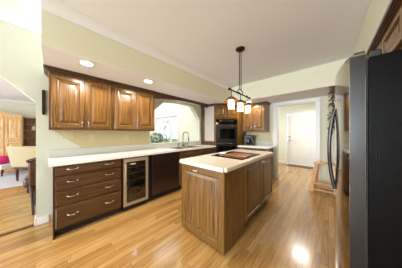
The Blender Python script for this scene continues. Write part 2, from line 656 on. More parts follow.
# sunroom beyond the pass-through
SY = 3.5
wx0, wx1, wz0, wz1 = -6.30, -4.55, .45, 2.00
b = MB()
b.plate([[(DX, 0), (DX, 2.9), (XW - .131, 2.9), (XW - .131, 0)], [(wx0, wz0), (wx1, wz0), (wx1, wz1), (wx0, wz1)]], SY, SY + .12, TY)
struct(b.build('wall_sunroom', M['wall_hall']))
b = MB()
b.box(DX - .12, DX, .721, SY + .12, 0, 2.9)
struct(b.build('wall_sunroom_far', M['wall_hall']))
b = MB()
b.box(DX, XW - .131, .721, SY - .001, 2.901, 2.98)
struct(b.build('ceiling_sunroom', M['ceiling']))
wn = bpy.data.objects.new('window_1', None)
COL.objects.link(wn)
wn.location = (wx0, SY, wz0)
struct(wn)
ww, wh = wx1 - wx0, wz1 - wz0
b = MB()
for x in (0, ww / 3, 2 * ww / 3, ww):
    b.box(max(.001, x - .045), min(ww - .001, x + .045), .02, .09, .002, wh - .002)
for k in range(3):
    xa, xb = k * ww / 3 + .046, (k + 1) * ww / 3 - .046
    b.box(xa, xb, .02, .09, .002, .07)
    b.box(xa, xb, .02, .09, wh - .07, wh - .002)
b.build('window_frame', M['trim'], wn)
b = MB()
b.box(-.09, -.002, -.022, -.001, -.1, wh + .09, .003)
b.box(ww + .002, ww + .09, -.022, -.001, -.1, wh + .09, .003)
b.box(-.001, ww + .001, -.022, -.001, wh + .001, wh + .09, .003)
b.box(-.001, ww + .001, -.035, -.001, -.05, -.002, .003)
b.build('window_casing', M['trim'], wn)
for k in range(3):
    b = MB()
    b.box(k * ww / 3 + .047, (k + 1) * ww / 3 - .047, .05, .056, .072, wh - .072)
    b.build('pane', M['window_glass'], wn)

# outdoors beyond the sunroom window
b = MB()
b.box(-30, 6, 6.9, 30, -.30, -.25)
b.box(-30, -2.91, 3.63, 6.9, -.30, -.25)
o = b.build('lawn_ground', M['lawn'])
struct(o)


def shrub(x, y, r, h, n, label, group):
    t = thing('garden_shrub', label, 'shrub', (x, y, -.25), 0, group)
    b = MB()
    for k in range(5):
        a = random.uniform(0, 2 * PI)
        b.tube([(0, 0, 0), (math.cos(a) * r * .2, math.sin(a) * r * .2, h * .4), (math.cos(a) * r * .55, math.sin(a) * r * .55, h * .8)], .02, 6, rs=[.03, .02, .008])
    b.build('stem', M['bark'], t)
    b = MB()
    for k in range(n):
        a, q = random.uniform(0, 2 * PI), math.sqrt(random.random())
        z = random.uniform(.12, 1) * h
        rr = r * q * math.sin(min(1, (z / h) ** .6) * PI * .86 + .2)
        p = (math.cos(a) * rr, math.sin(a) * rr, z)
        b.leaf(p, (math.cos(a) + random.uniform(-.6, .6), math.sin(a) + random.uniform(-.6, .6), random.uniform(-.5, .7)), random.uniform(.10, .2), .07)
    b.build('foliage', M['leaf'], t)
    return t


shrub(-8.2, 4.9, .62, 1.5, 700, 'low dense green shrub outside the sunroom window at its left', None)
shrub(-9.6, 6.4, .5, 2.6, 650, 'tall thin airy shrub behind the left pane of the sunroom window', None)
shrub(-7.9, 6.2, .5, 2.6, 650, 'tall thin airy shrub behind the middle pane of the sunroom window', None)
shrub(-6.8, 6.0, .5, 2.6, 650, 'tall thin airy shrub behind the right pane of the sunroom window', None)


# leafy house plant standing in the sunroom at the window
t = thing('potted_plant', 'bushy green potted plant inside the sunroom, below the window left pane', 'plant', (-5.35, 3.02, 0))
b = MB()
b.lathe([(.12, .001), (.15, .05), (.19, .30), (.20, .32), (.17, .32), (.165, .29), (.0, .28)], (0, 0, 0), 24, cap=False)
b.build('pot', M['ceramic'], t, True)
b = MB()
for k in range(9):
    a = k * 2.4
    b.tube([(.04 * math.cos(a), .04 * math.sin(a), .26), (.12 * math.cos(a), .12 * math.sin(a), .7), (.24 * math.cos(a), .24 * math.sin(a), 1.08)], .01, 6)
b.build('stem', M['bark'], t)
b = MB()
for k in range(420):
    a, q = random.uniform(0, 2 * PI), math.sqrt(random.random())
    z = random.uniform(.55, 1.25)
    rr = .36 * q * math.sin(PI * (z - .35) / 1.0)
    b.leaf((rr * math.cos(a), rr * math.sin(a), z), (math.cos(a), math.sin(a), random.uniform(-.4, .6)), random.uniform(.09, .16), .07)
b.build('foliage', M['leaf'], t)

# ------------------------------------------------------------------ cabinets
DOOR = [(0, 0), (0, -.018), (.006, -.025), (.048, -.025), (.056, -.007), (.070, -.005), (.100, -.021)]


def door(parent, x0, x1, z0, z1, y=0.0, hx=None, hz=None, prof=DOOR, m=None, name='door', hm='pull', rz=None, loc=None):
    b = MB()
    if min(x1 - x0, z1 - z0) < .24:
        k = min(x1 - x0, z1 - z0) / .26
        prof = [(a * k, yy) for a, yy in prof]
    b.rect_front(x0, x1, z0, z1, [(a, yy + y) for a, yy in prof])
    d = b.build(name, m or M['oak'], parent)
    if rz is not None:
        d.rotation_euler = (0, 0, rz)
    if loc is not None:
        d.location = loc
    if hx is not None:
        handle(d, hx, y - .0245, hz, hm)
    return d


def handle(parent, x, y, z, kind='pull', L=.085):
    b = MB()
    if kind == 'pull':          # horizontal bow pull
        pts = [(x - L / 2, y + .004, z), (x - L / 2, y - .012, z)]
        for k in range(1, 8):
            u = k / 8
            pts.append((x - L / 2 + L * u, y - .014 - .014 * math.sin(PI * u), z - .006 * math.sin(PI * u)))
        pts += [(x + L / 2, y - .012, z), (x + L / 2, y + .004, z)]
        b.tube(pts, .006, 8)
        for sx in (-1, 1):
            b.ball((x + sx * L / 2, y - .004, z), .011, (1, .5, 1), 2)
    elif kind == 'vert':
        h = .07
        pts = [(x, y + .004, z - h / 2), (x, y - .012, z - h / 2)]
        for k in range(1, 6):
            u = k / 6
            pts.append((x, y - .014 - .012 * math.sin(PI * u), z - h / 2 + h * u))
        pts += [(x, y - .012, z + h / 2), (x, y + .004, z + h / 2)]
        b.tube(pts, .0055, 8)
        for sz in (-1, 1):
            b.ball((x, y - .004, z + sz * h / 2), .010, (1, .5, 1), 2)
    else:
        b.lathe([(.008, -.004), (.007, .012), (.016, .018), (.017, .024), (.010, .030)], (0, 0, 0), 16, Matrix.Translation((x, y, z)) @ Matrix.Rotation(PI / 2, 4, 'X'))
    o = b.build('handle' if kind != 'knob' else 'knob', M['nickel'], parent, True)
    return o


def crown(b, x0, x1, y0, y1, z0, z1, left=False, right=False, p=.05):
    """stepped cornice along the front (-y) of a cabinet, with returns on the ends asked for"""
    n = 4
    for k in range(n):
        e = p * (k + 1) / n
        b.box(x0 - (e if left else 0), x1 + (e if right else 0), y0 - e, y1, z0 + (z1 - z0) * k / n, z0 + (z1 - z0) * (k + 1) / n)


def wall_cabinet(label, x, y, rz, w, dep=.33, z0=1.315, z1=2.122, n=2, left=False, right=False, group=None, ch=.055, hz=None):
    t = thing('wall_cabinet', label, 'kitchen cabinet', (x, y, z0), rz, group)
    h = z1 - z0
    b = MB()
    b.box(0, w, .0, dep, 0, h - ch, .002)
    b.build('body', M['oak'], t)
    b = MB()
    crown(b, 0.0, w, -.002, dep, h - ch + .001, h, left, right, .045)
    b.build('crown_moulding', M['oak_dark'], t)
    g = .022
    dw = (w - 2 * g - (n - 1) * .016) / n
    for k in range(n):
        x0 = g + k * (dw + .016)
        hx = None
        if n == 2:
            hx = x0 + dw - .03 if k == 0 else x0 + .03
        door(t, x0, x0 + dw, .03, h - ch - .03, -.001, hx, .085, hm='vert')
    return t


# left wall uppers: origin at front face, local x runs along +Y
XU = -2.63
wall_cabinet('oak wall cabinet with two doors nearest the dining-room opening, left of its twin', XU, -0.03, PI / 2, .715, left=True)
wall_cabinet('oak wall cabinet with two doors beside the pass-through window, right of its twin', XU, .688, PI / 2, .745)
# back wall upper
wall_cabinet('oak wall cabinet with two doors above the black coffee maker', -1.925, 3.925, 0, .675, right=True)

# valance across the sink, from the wall cabinet to the oven tower
b = MB()
pts = [(1.434, 2.122), (1.434, 1.985)]
for k in range(0, 15):
    u = k / 14
    pts.append((1.50 + u * 1.60, 1.99 + .035 * u + .055 * math.sin(PI * u) ** .8))
pts += [(3.125, 2.01), (3.125, 2.122)]
b.plate([pts[::-1]], -2.655, -2.633, TX)
b.box(-2.633, -2.60, 1.434, 3.125, 2.085, 2.122, .004)
v = b.build('wooden_valance', M['oak_dark'])
tag(v, 'dark oak arched valance running above the sink below the soffit', 'valance')

# base cabinets along the left wall (front face X = -2.40)
XF = -2.405


def base_cab(name, label, y, w, dep=.545, z1=.874, group=None, toe=True, mt=None):
    t = thing(name, label, 'kitchen cabinet', (XF, y, 0), PI / 2, group)
    b = MB()
    b.box(0, w, .0, dep, .10, z1, .002)
    b.build('body', mt or M['oak_h_shaded'], t)
    b = MB()
    b.box(0.002, w - .002, .06, dep, .002, .099)
    b.build('toe_kick', M['toe'], t)
    return t


SLAB = [(0, 0), (0, -.012), (.010, -.021), (.018, -.021)]
t = base_cab('drawer_cabinet', 'shade-darkened oak base cabinet with four wide drawers at the counter end', 0.018, .727)
zs = [(.758, .864), (.586, .730), (.392, .558), (.125, .364)]
for z0, z1 in zs:
    d = door(t, .010, .717, z0, z1, -.001, None, None, SLAB, M['oak_h_shaded'], 'drawer')
    for hx in (.165, .565):
        handle(d, hx, -.0215, (z0 + z1) / 2 + .01, 'pull', .095)
b = MB()
b.box(-.012, -.001, -.004, .545, .002, .874, .002)
b.build('end_panel', M['oak_h_shaded'], t)

# sink base, then the small drawer base by the oven tower
t = base_cab('sink_cabinet', 'shade-darkened oak sink base cabinet under the faucet, right of the dishwasher', 1.87, .955)
bb = [o for o in t.children if o.name.startswith('body')][0]
me = bb.data
# open-topped carcass so the sink bowls hang inside it
bm = bmesh.new()
q = MB()
q.box(0, .955, 0, .02, .10, .874)
q.box(0, .02, .021, .545, .10, .874)
q.box(.935, .955, .021, .545, .10, .874)
q.box(.021, .934, .021, .545, .10, .12)
q.bm.to_mesh(me)
q.bm.free()
me.materials.clear()
me.materials.append(M['oak_h_shaded'])
for k in range(2):
    x0 = .012 + k * .467
    d = door(t, x0, x0 + .463, .735, .862, -.001, x0 + .23, .80, SLAB, M['oak_h_shaded'], 'drawer_front', 'knob')
    door(t, x0, x0 + .463, .125, .715, -.001, x0 + (.42 if k == 0 else .04), .64, hm='knob')
t = base_cab('drawer_cabinet', 'narrow shade-darkened oak drawer cabinet between the sink and the oven tower', 2.83, .365)
for z0, z1 in ((.735, .862), (.56, .72), (.35, .545), (.125, .335)):
    door(t, .012, .353, z0, z1, -.001, .18, (z0 + z1) / 2, SLAB, M['oak_h_shaded'], 'drawer', 'knob')

# wine cooler
t = thing('wine_cooler', 'undercounter wine cooler with glass door right of the drawers', 'wine cooler', (XF, .768, 0), PI / 2)
w = .41
b = MB()
b.box(0, .02, .01, .53, .09, .86)
b.box(w - .02, w, .01, .53, .09, .86)
b.box(.021, w - .021, .51, .53, .09, .86)
b.box(.021, w - .021, .01, .509, .09, .11)
b.box(.021, w - .021, .01, .509, .84, .86)
b.build('body', M['black'], t)
b = MB()
b.box(.01, w - .01, .03, .5, .002, .089)
b.build('toe_grille', M['black'], t)
b = MB()
b.plate([[(.004, .095), (w - .004, .095), (w - .004, .855), (.004, .855)], [(.045, .14), (w - .045, .14), (w - .045, .80), (.045, .80)]], -.028, .006, TY)
dr = b.build('door', M['bronze_steel'], t)
b = MB()
b.box(.046, w - .046, -.022, -.016, .141, .799)
b.build('glass_pane', M['cooler_glass'], dr)
b = MB()
b.tube([(.022, -.03, .50), (.022, -.062, .50), (.022, -.066, .53), (.022, -.066, .74), (.022, -.062, .77), (.022, -.03, .77)], .008, 10)
b.build('handle', M['bronze_steel'], dr, True)
b = MB()
b.box(.10, .19, -.0245, -.0225, .755, .770)
b.build('badge', M['white_plastic'], dr)
for z in (.24, .36, .48, .60, .70):
    b = MB()
    for k in range(7):
        xx = .045 + k * (w - .09) / 6
        b.tube([(xx, .03, z), (xx, .48, z)], .004, 6)
    for yy in (.032, .25, .478):
        b.tube([(.024, yy, z - .007), (w - .024, yy, z - .007)], .004, 6)
    b.build('wire_rack', M['steel'], t)
bot = None
for (xx, z) in ((.10, .284), (.205, .284), (.31, .284), (.10, .404), (.255, .404), (.15, .524), (.31, .524), (.205, .644)):
    if bot is None:
        bot = thing('wine_bottle', 'dark wine bottle lying on a rack in the wine cooler', 'bottle', (0, 0, 0), 0, 'bottles in the wine cooler')
        b = MB()
        b.lathe([(.034, 0), (.038, .004), (.038, .19), (.030, .215), (.015, .235), (.014, .30)], (0, 0, 0), 18, Matrix.Rotation(-PI / 2, 4, 'Y'))
        b.build('glass_body', M['wine'], bot, True)
        b = MB()
        b.lathe([(.0155, 0), (.0155, .06), (.012, .062)], (0, 0, 0), 14, Matrix.Translation((-.252, 0, 0)) @ Matrix.Rotation(-PI / 2, 4, 'Y'))
        b.build('foil_capsule', M['foil'], bot, True)
        o = bot
    else:
        o = copy_tree(bot)
    o.location = (XF - .08, .768 + xx, z - .0003)
    o.rotation_euler = (0, 0, 0)

pl_ = bpy.data.lights.new('cooler_fill', 'POINT')  # point light added to brighten the cooler interior
pl_.energy = 1.4
pl_.color = (.95, .97, 1)
pl_.shadow_soft_size = .03
po = bpy.data.objects.new('cooler_fill', pl_)
COL.objects.link(po)
po.location = (XF - .06, .768 + .205, .80)

# filler panel + dishwasher
t = thing('dishwasher', 'black steel dishwasher between the wine cooler and the sink cabinet', 'dishwasher', (XF, 1.19, 0), PI / 2)
w = .665
b = MB()
b.box(.0, .055, -.004, .54, .10, .873)
b.build('filler_panel', M['black'], t)
b = MB()
b.box(.056, w, .0, .54, .10, .873)
b.build('body', M['black'], t)
b = MB()
b.box(.06, w - .004, -.030, -.001, .78, .868, .004)
b.build('control_panel', M['black_steel'], t)
b = MB()
b.box(.06, w - .004, -.032, -.001, .13, .772, .004)
b.build('door', M['black_steel'], t)
b = MB()
b.box(.02, w - .004, .05, .5, .002, .099)
b.build('toe_kick', M['toe'], t)

# left worktop with sink cut-out
sx0, sx1, sy0, sy1 = -2.84, -2.46, 1.905, 2.70
b = MB()
b.plate([[(XW + .022, -.03), (-2.375, -.03), (-2.375, 3.195), (XW + .022, 3.195)], [(sx0, sy0), (sx1, sy0), (sx1, sy1), (sx0, sy1)]], .876, .914)
w_ = b.build('kitchen_worktop', M['quartz'])
tag(w_, 'long white worktop along the left wall holding the sink', 'worktop')
b = MB()
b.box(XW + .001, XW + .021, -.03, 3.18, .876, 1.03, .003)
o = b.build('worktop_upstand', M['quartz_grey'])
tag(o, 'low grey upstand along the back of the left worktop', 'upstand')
# beige panel with a slanted left end
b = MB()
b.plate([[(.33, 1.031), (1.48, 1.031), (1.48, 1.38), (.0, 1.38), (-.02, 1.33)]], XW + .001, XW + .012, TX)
o = b.build('beige_panel', M['splash'])
tag(o, 'beige panel with a slanted end under the left wall cabinets', 'backsplash')

# sink: two steel bowls under the cut-out
t = thing('kitchen_sink', 'double bowl stainless sink set in the white worktop', 'sink', (0, 0, 0))


def bowl(y0, y1):
    b = MB()
    x0, x1 = sx0 + .012, sx1 - .012
    zt, zb = .9165, .74
    ring = []
    for ins, z in ((-.02, .9145), (-.02, zt), (0, zt), (.004, .90), (.012, zb + .02), (.03, zb)):
        ring.append([b.bm.verts.new(p) for p in ((x0 + ins, y0 + ins, z), (x1 - ins, y0 + ins, z), (x1 - ins, y1 - ins, z), (x0 + ins, y1 - ins, z))])
    for A, B in zip(ring, ring[1:]):
        for k in range(4):
            b.bm.faces.new((A[k], A[(k + 1) % 4], B[(k + 1) % 4], B[k]))
    b.bm.faces.new(ring[-1])
    o = b.build('bowl', M['steel'], t)
    b = MB()
    b.lathe([(.035, 0), (.035, .003), (.02, .004)], ((x0 + x1) / 2, (y0 + y1) / 2, zb + .0005), 20)
    b.build('drain', M['nickel'], o, True)


bowl(sy0 + .012, (sy0 + sy1) / 2 - .022)
bowl((sy0 + sy1) / 2 + .022, sy1 - .012)

# faucet
t = thing('kitchen_faucet', 'tall brushed gooseneck faucet behind the sink in front of the pass-through', 'faucet', (-2.885, 2.40, .9142))
b = MB()
b.lathe([(.030, 0), (.030, .006), (.022, .012), (.018, .05), (.016, .06)], (0, 0, 0), 20)
b.build('base', M['faucet'], t, True)
b = MB()
pts = [(0, 0, .05), (0, 0, .28)]
R_ = .11
for k in range(1, 13):
    a = PI * k / 12
    pts.append((R_ - R_ * math.cos(a), 0, .28 + R_ * math.sin(a)))
pts.append((2 * R_ + .004, 0, .22))
b.tube(pts, .0125, 14)
b.build('gooseneck', M['faucet'], t, True)
b = MB()
b.lathe([(.014, .0), (.018, .01), (.018, .07), (.013, .085)], (2 * R_ + .005, 0, .15), 18)
b.build('spray_head', M['faucet'], t, True)
b = MB()
b.tube([(0, .014, .045), (0, .045, .05), (.01, .09, .075)], .007, 10)
b.build('lever', M['faucet'], t, True)
for lab, yy in (('small brushed soap pump left of the faucet', 2.24), ('small brushed side sprayer right of the faucet', 2.56)):
    t = thing('soap_pump' if 'pump' in lab else 'side_sprayer', lab, 'sink fitting', (-2.885, yy, .9142))
    b = MB()
    b.lathe([(.022, 0), (.022, .005), (.013, .01), (.011, .055), (.014, .06), (.014, .085), (.006, .09)], (0, 0, 0), 18)
    b.build('stem', M['nickel'], t, True)
    b = MB()
    b.tube([(0, 0, .083), (.04, 0, .09), (.06, 0, .084)], .006, 10)
    b.build('spout', M['faucet'], t, True)

# outlets on the beige panel
def outlet(label, y, z, w=.075, x=XW + .0125, rz=PI / 2, loc=None, n=1, sw=False):
    t = thing('wall_outlet' if not sw else 'light_switch', label, 'outlet' if not sw else 'light switch', loc or (x, y, z), rz)
    b = MB()
    b.box(-w / 2, w / 2, -.006, -.0003, -.058, .058, .002)
    b.build('cover_plate', M['plate'] if not sw else M['white_plastic'], t)
    for k in range(n):
        cx = (k - (n - 1) / 2) * .045
        for z_ in ((-.02, .02) if not sw else (0,)):
            b = MB()
            b.box(cx - .014, cx + .014, -.009, -.0062, z_ - .014, z_ + .014, .002)
            b.build('socket' if not sw else 'toggle', M['plate'] if not sw else M['white_plastic'], t)


outlet('double almond outlet plate near the slanted end of the beige panel', .17, 1.245, .115, n=2)
outlet('single almond outlet plate mid beige panel below the left wall cabinets', .46, 1.195)
outlet('single almond outlet plate on the beige panel nearest the pass-through', 1.02, 1.19)
outlet('white double switch plate on the hall wall left of the front door', 0, 0, .115, rz=0, loc=(-1.56, HY - .001, 1.22), n=2, sw=True)

# narrow dark rack hung on the wall left of the wall cabinets
t = thing('wall_rack', 'narrow dark metal rack on the wall left of the oak wall cabinets', 'wall rack', (XW + .001, -.095, 1.53))
b = MB()
b.box(0, .014, .0, .032, .0, .35, .003)
b.build('back_plate', M['iron'], t)
for k in range(2):
    b = MB()
    b.tube([(.0145, .006 + .018 * k, .02), (.05, .006 + .018 * k, .03), (.05, .006 + .018 * k, .33), (.0145, .006 + .018 * k, .34)], .006, 8)
    b.build('rail', M['iron'], t)

# ------------------------------------------------------------------ oven tower across the corner
t = thing('oven_tower_cabinet', 'tall oak corner cabinet housing the black wall ovens', 'kitchen cabinet', (-2.18, 3.44, 0), PI / 4)
PW = [(-2.955, 3.202), (-2.42, 3.202), (-1.94, 3.682), (-1.94, 4.25), (-2.955, 4.25)]
Ti = (Matrix.Translation((-2.18, 3.44, 0)) @ Matrix.Rotation(PI / 4, 4, 'Z')).inverted()


def loc2(pts):
    return [tuple((Ti @ Vector((p[0], p[1], 0)))[:2]) for p in pts]


b = MB()
b.prism(loc2(PW), 1.682, 2.068)
b.prism(loc2(PW), .10, .42)
b.prism(loc2([(-2.955, 3.202), (-2.42, 3.202), (-2.40, 3.222), (-2.955, 3.222)]), .421, 1.681)
b.prism(loc2([(-1.96, 3.662), (-1.94, 3.682), (-1.94, 4.25), (-1.96, 4.25)]), .421, 1.681)
b.build('body', M['oak'], t)
b = MB()
b.prism(loc2([(-2.955, 3.26), (-2.44, 3.26), (-1.98, 3.72), (-1.98, 4.25), (-2.955, 4.25)]), .002, .099)
b.build('toe_kick', M['toe'], t)
b = MB()
for k in range(4):
    e = .012 * (k + 1)
    P2 = loc2([(-2.955, 3.202 - e), (-2.42 + e * .4, 3.202 - e), (-1.94 + e, 3.682 - e * .4), (-1.94 + e, 3.86), (-2.955, 3.86)])
    b.prism(P2, 2.0685 + .0135 * k, 2.0685 + .0135 * (k + 1))
b.build('crown_moulding', M['oak_dark'], t)
for k in range(2):
    x0 = -.325 + k * .329
    door(t, x0, x0 + .322, 1.725, 2.055, -.001, (x0 + .29) if k == 0 else x0 + .03, 1.765, hm='knob')
d = door(t, -.325, .325, .13, .40, -.001, 0, .27, SLAB, M['oak_h_shaded'], 'drawer')
# side of the tower that faces the sink: pale painted panel in an oak frame
b = MB()
b.box(-2.799, -2.44, 3.190, 3.2015, 1.036, 2.06)
o = b.build('side_panel', M['side_paint'], None)
o.data.transform(Ti)
o.parent = t
o['label'] = 'mauve grey side panel of the tower'
b = MB()
b.box(-2.935, -2.80, 3.184, 3.2015, .916, 2.06, .003)
b.box(-2.799, -2.425, 3.184, 3.2015, .916, 1.035, .003)
o = b.build('side_frame', M['oak_dark'], None)
o.data.transform(Ti)
o.parent = t

t = thing('wall_oven', 'black built-in double wall oven in the corner tower', 'oven', (-2.18, 3.44, 0), PI / 4)
b = MB()
b.box(-.295, .295, .012, .36, .4215, 1.675)
b.build('body', M['black'], t)
b = MB()
b.box(-.31, .31, -.022, .010, 1.53, 1.675, .004)
cp = b.build('control_panel', M['black_gloss'], t)
b = MB()
b.box(-.10, .10, -.0245, -.0225, 1.60, 1.645)
b.build('display', M['black'], cp)
for k in range(6):
    b = MB()
    xx = .12 + .028 * k if k < 3 else -.26 + .028 * k - .03
    b.box(xx, xx + .018, -.0255, -.0225, 1.615, 1.635, .001)
    b.build('button', M['steel'], cp)
for z0, z1 in ((1.04, 1.522), (.43, 1.032)):
    b = MB()
    b.box(-.31, .31, -.030, .010, z0, z1, .005)
    dr = b.build('door', M['black'], t)
    b = MB()
    b.box(-.25, .25, -.0335, -.0305, z0 + .07, z1 - .12, .001)
    b.build('window', M['black_gloss'], dr)
    b = MB()
    b.tube([(-.26, -.030, z1 - .05), (-.26, -.062, z1 - .05), (-.25, -.07, z1 - .05), (.25, -.07, z1 - .05), (.26, -.062, z1 - .05), (.26, -.030, z1 - .05)], .010, 10)
    b.build('handle', M['black_steel'], dr, True)

# ------------------------------------------------------------------ back wall run
t = thing('base_cabinet', 'oak base cabinet against the back wall under the coffee maker', 'kitchen cabinet', (-1.93, 3.66, 0), 0)
b = MB()
b.box(0, .77, 0, .57, .10, .874, .002)
b.build('body', M['oak'], t)
b = MB()
b.box(.002, .768, .06, .57, .002, .099)
b.build('toe_kick', M['toe'], t)
for k in range(2):
    x0 = .02 + k * .37
    door(t, x0, x0 + .36, .735, .862, -.001, x0 + .18, .80, SLAB, M['oak_h_shaded'], 'drawer')
    door(t, x0, x0 + .36, .125, .715, -.001, x0 + (.32 if k == 0 else .04), .65, hm='vert')
b = MB()
b.box(-1.925, -1.085, 3.62, 4.229, .876, .914, .004)
o = b.build('kitchen_worktop', M['quartz'])
tag(o, 'short white worktop on the back wall holding the coffee maker', 'worktop')
b = MB()
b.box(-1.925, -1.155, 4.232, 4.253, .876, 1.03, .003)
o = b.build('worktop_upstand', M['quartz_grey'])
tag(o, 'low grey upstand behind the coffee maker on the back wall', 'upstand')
b = MB()
b.box(-1.925, -1.20, 4.243, 4.254, 1.031, 1.312)
o = b.build('beige_panel', M['splash'])
tag(o, 'beige backsplash behind the coffee maker on the back wall', 'backsplash')

# coffee maker
t = thing('coffee_maker', 'black coffee maker on the back worktop beside the oven tower', 'coffee maker', (-1.735, 3.95, .9142), math.radians(20))
b = MB()
b.box(-.13, .13, -.12, .14, .0, .035, .008)
b.build('base', M['black'], t)
b = MB()
b.box(-.13, .13, .045, .14, .036, .22, .008)
b.build('water_tank', M['black'], t)
b = MB()
b.box(-.13, .13, -.11, .14, .221, .30, .02)
b.build('brew_head', M['black'], t)
b = MB()
b.box(-.05, .05, -.1125, -.1105, .245, .275)
b.build('display', M['black_gloss'], t)
b = MB()
b.lathe([(.055, .0), (.068, .02), (.070, .08), (.05, .13), (.048, .15)], (-.0, -.045, .036), 24)
c = b.build('carafe', M['black_gloss'], t, True)
b = MB()
b.tube([(.0, -.105, .16), (.0, -.15, .155), (.0, -.155, .09), (.0, -.112, .07)], .008, 8)
b.build('handle', M['black'], c, True)

# ------------------------------------------------------------------ island
IX0, IX1, IY0, IY1 = -1.467, -.781, 1.193, 2.83
t = thing('kitchen_island', 'oak kitchen island standing in the middle of the floor', 'kitchen island', (IX0, IY0, 0), 0)
iw, il = IX1 - IX0, IY1 - IY0
b = MB()
b.box(0.004, iw - .02, .022, il, .10, .873, .002)
b.build('body', M['oak'], t)
b = MB()
b.box(.05, iw - .09, .10, il - .05, .002, .099)
b.build('toe_kick', M['toe'], t)
# end panel facing the camera, full height, with a pull at the top
door(t, 0.0, iw, .022, .868, .021, iw * .40, .822, [(0, 0), (0, -.018), (.004, -.022), (.070, -.022), (.080, -.012), (.092, -.011), (.125, -.020)], name='end_door')
# right-hand side: plain side panel, then two doors
b = MB()
b.box(iw - .0195, iw, .0225, .46, .022, .868, .003)
b.build('side_panel', M['oak'], t)


def side_door(ya, yb, hpos):
    d = door(t, 0, yb - ya, .125, .862, 0, hpos, .80, hm='vert')
    d.location = (iw - .0195, ya, 0)
    d.rotation_euler = (0, 0, PI / 2)


side_door(.475, 1.06, .545)
side_door(1.07, il - .012, .035)
b = MB()
b.prism([(IX0 - .03, IY0 - .03), (IX1 + .03, IY0 - .03), (IX1 + .03, IY1 + .03), (IX0 - .03, IY1 + .03)], .8745, .914)
es = [e for e in b.bm.edges]
bmesh.ops.bevel(b.bm, geom=[e for e in es if abs(e.verts[0].co.z - e.verts[1].co.z) > .01], offset=.03, segments=5, affect='EDGES')
bmesh.ops.bevel(b.bm, geom=[e for e in b.bm.edges if e.verts[0].co.z > .91 and e.verts[1].co.z > .91], offset=.006, segments=2, affect='EDGES')
o = b.build('island_worktop', M['laminate'])
tag(o, 'almond worktop on the oak island under the pendant light', 'worktop')

# cooktop
t = thing('cooktop', 'black glass cooktop set in the island worktop', 'cooktop', (-1.10, 2.03, .9145))
b = MB()
b.box(-.27, .27, -.33, .33, 0, .009, .003)
b.build('glass_top', M['black_gloss'], t)
for (x, y, r) in ((-.13, -.17, .09), (.13, -.17, .075), (-.13, .17, .075), (.13, .17, .10)):
    b = MB()
    b.lathe([(r - .004, 0), (r - .004, .0006), (r, .0006), (r, 0)], (x, y, .0092), 40, cap=False)
    b.build('burner_ring', M['steel'], t)
b = MB()
b.box(.235, .262, -.1, .1, .0092, .0098)
b.build('control_strip', M['black'], t)
# wooden board resting on the cooktop and a white spoon rest beside it
t = thing('cutting_board', 'brown wooden cutting board lying on the black cooktop', 'cutting board', (-1.03, 1.98, .9245), math.radians(4))
b = MB()
b.box(-.17, .17, -.15, .15, 0, .016, .006)
b.build('board', M['oak_mid'], t)
t = thing('spoon_rest', 'small white ceramic spoon rest at the left edge of the cooktop', 'spoon rest', (-1.30, 1.93, .9245))
b = MB()
b.lathe([(.03, 0), (.05, .006), (.056, .02), (.052, .02), (.044, .01), (.0, .008)], (0, 0, 0), 24, cap=False)
b.build('dish', M['ceramic'], t, True)
b = MB()
b.box(-.012, .012, .052, .13, .010, .018, .003)
b.build('rest_handle', M['ceramic'], t)

# ------------------------------------------------------------------ refrigerator
FX, FY0, FY1 = .155, 1.225, 2.135
t = thing('refrigerator', 'black steel side-by-side refrigerator at the right wall', 'refrigerator', (FX, FY0, 0))
fl = FY1 - FY0
b = MB()
b.box(.012, .79, .0, fl, .03, 1.705, .006)
b.build('body', M['fridge_side'], t)
b = MB()
b.box(.03, .7, .03, fl - .03, .002, .029)
b.build('base_grille', M['black'], t)


def fdoor(y0, y1):
    b = MB()
    n = 10
    front = []
    for k in range(n + 1):
        y = y0 + (y1 - y0) * k / n
        u = (y / fl) * 2 - 1
        front.append((-.063 - .052 * (1 - u * u), y))
    pts = front + [(.0, y1), (.0, y0)]
    # rounded outer corner is part of the profile
    b.prism(pts, .06, 1.735)
    bmesh.ops.bevel(b.bm, geom=[e for e in b.bm.edges if e.verts[0].co.z > 1.73 and e.verts[1].co.z > 1.73 and max(e.verts[0].co.x, e.verts[1].co.x) < -.02], offset=.010, segments=3, affect='EDGES')
    return b


dA = fdoor(0.0, .44).build('door', M['fridge_front'], t, True)
dB = fdoor(.446, fl).build('door', M['fridge_front'], t, True)
# dark steel side skin of the near door
b = MB()
b.box(-.062, -.001, -.004, -.0005, .062, 1.724, .001)
b.build('edge_skin', M['door_edge'], dA)
for dd, y in ((dA, .405), (dB, .482)):
    u = (y / fl) * 2 - 1
    xs_ = -.063 - .052 * (1 - u * u)
    b = MB()
    pts = []
    for k in range(15):
        q = k / 14
        pts.append((xs_ - .002 - .036 * math.sin(PI * q) ** .75, y, .80 + .675 * q))
    b.tube(pts, .013, 12)
    b.build('handle', M['handle_dark'], dd, True)
b = MB()
b.box(-.045, .0, .012, .06, 1.7365, 1.752, .004)
b.box(.02, .06, .012, .06, 1.706, 1.74, .004)
b.build('hinge_cover', M['black'], t)
b = MB()
b.box(-.05, .06, fl - .10, fl - .01, 1.7365, 1.755, .004)
b.build('hinge_cover', M['black'], t)
b = MB()
b.box(.001, .011, .01, fl - .01, .06, 1.70)
b.build('door_gasket', M['rubber'], t)

# cabinets above the refrigerator (front faces -X): local x runs along -Y
t = wall_cabinet('dark oak cabinet high above the refrigerator', .345, 2.30, -PI / 2, 1.35, .60, 1.80, 2.122, 3)
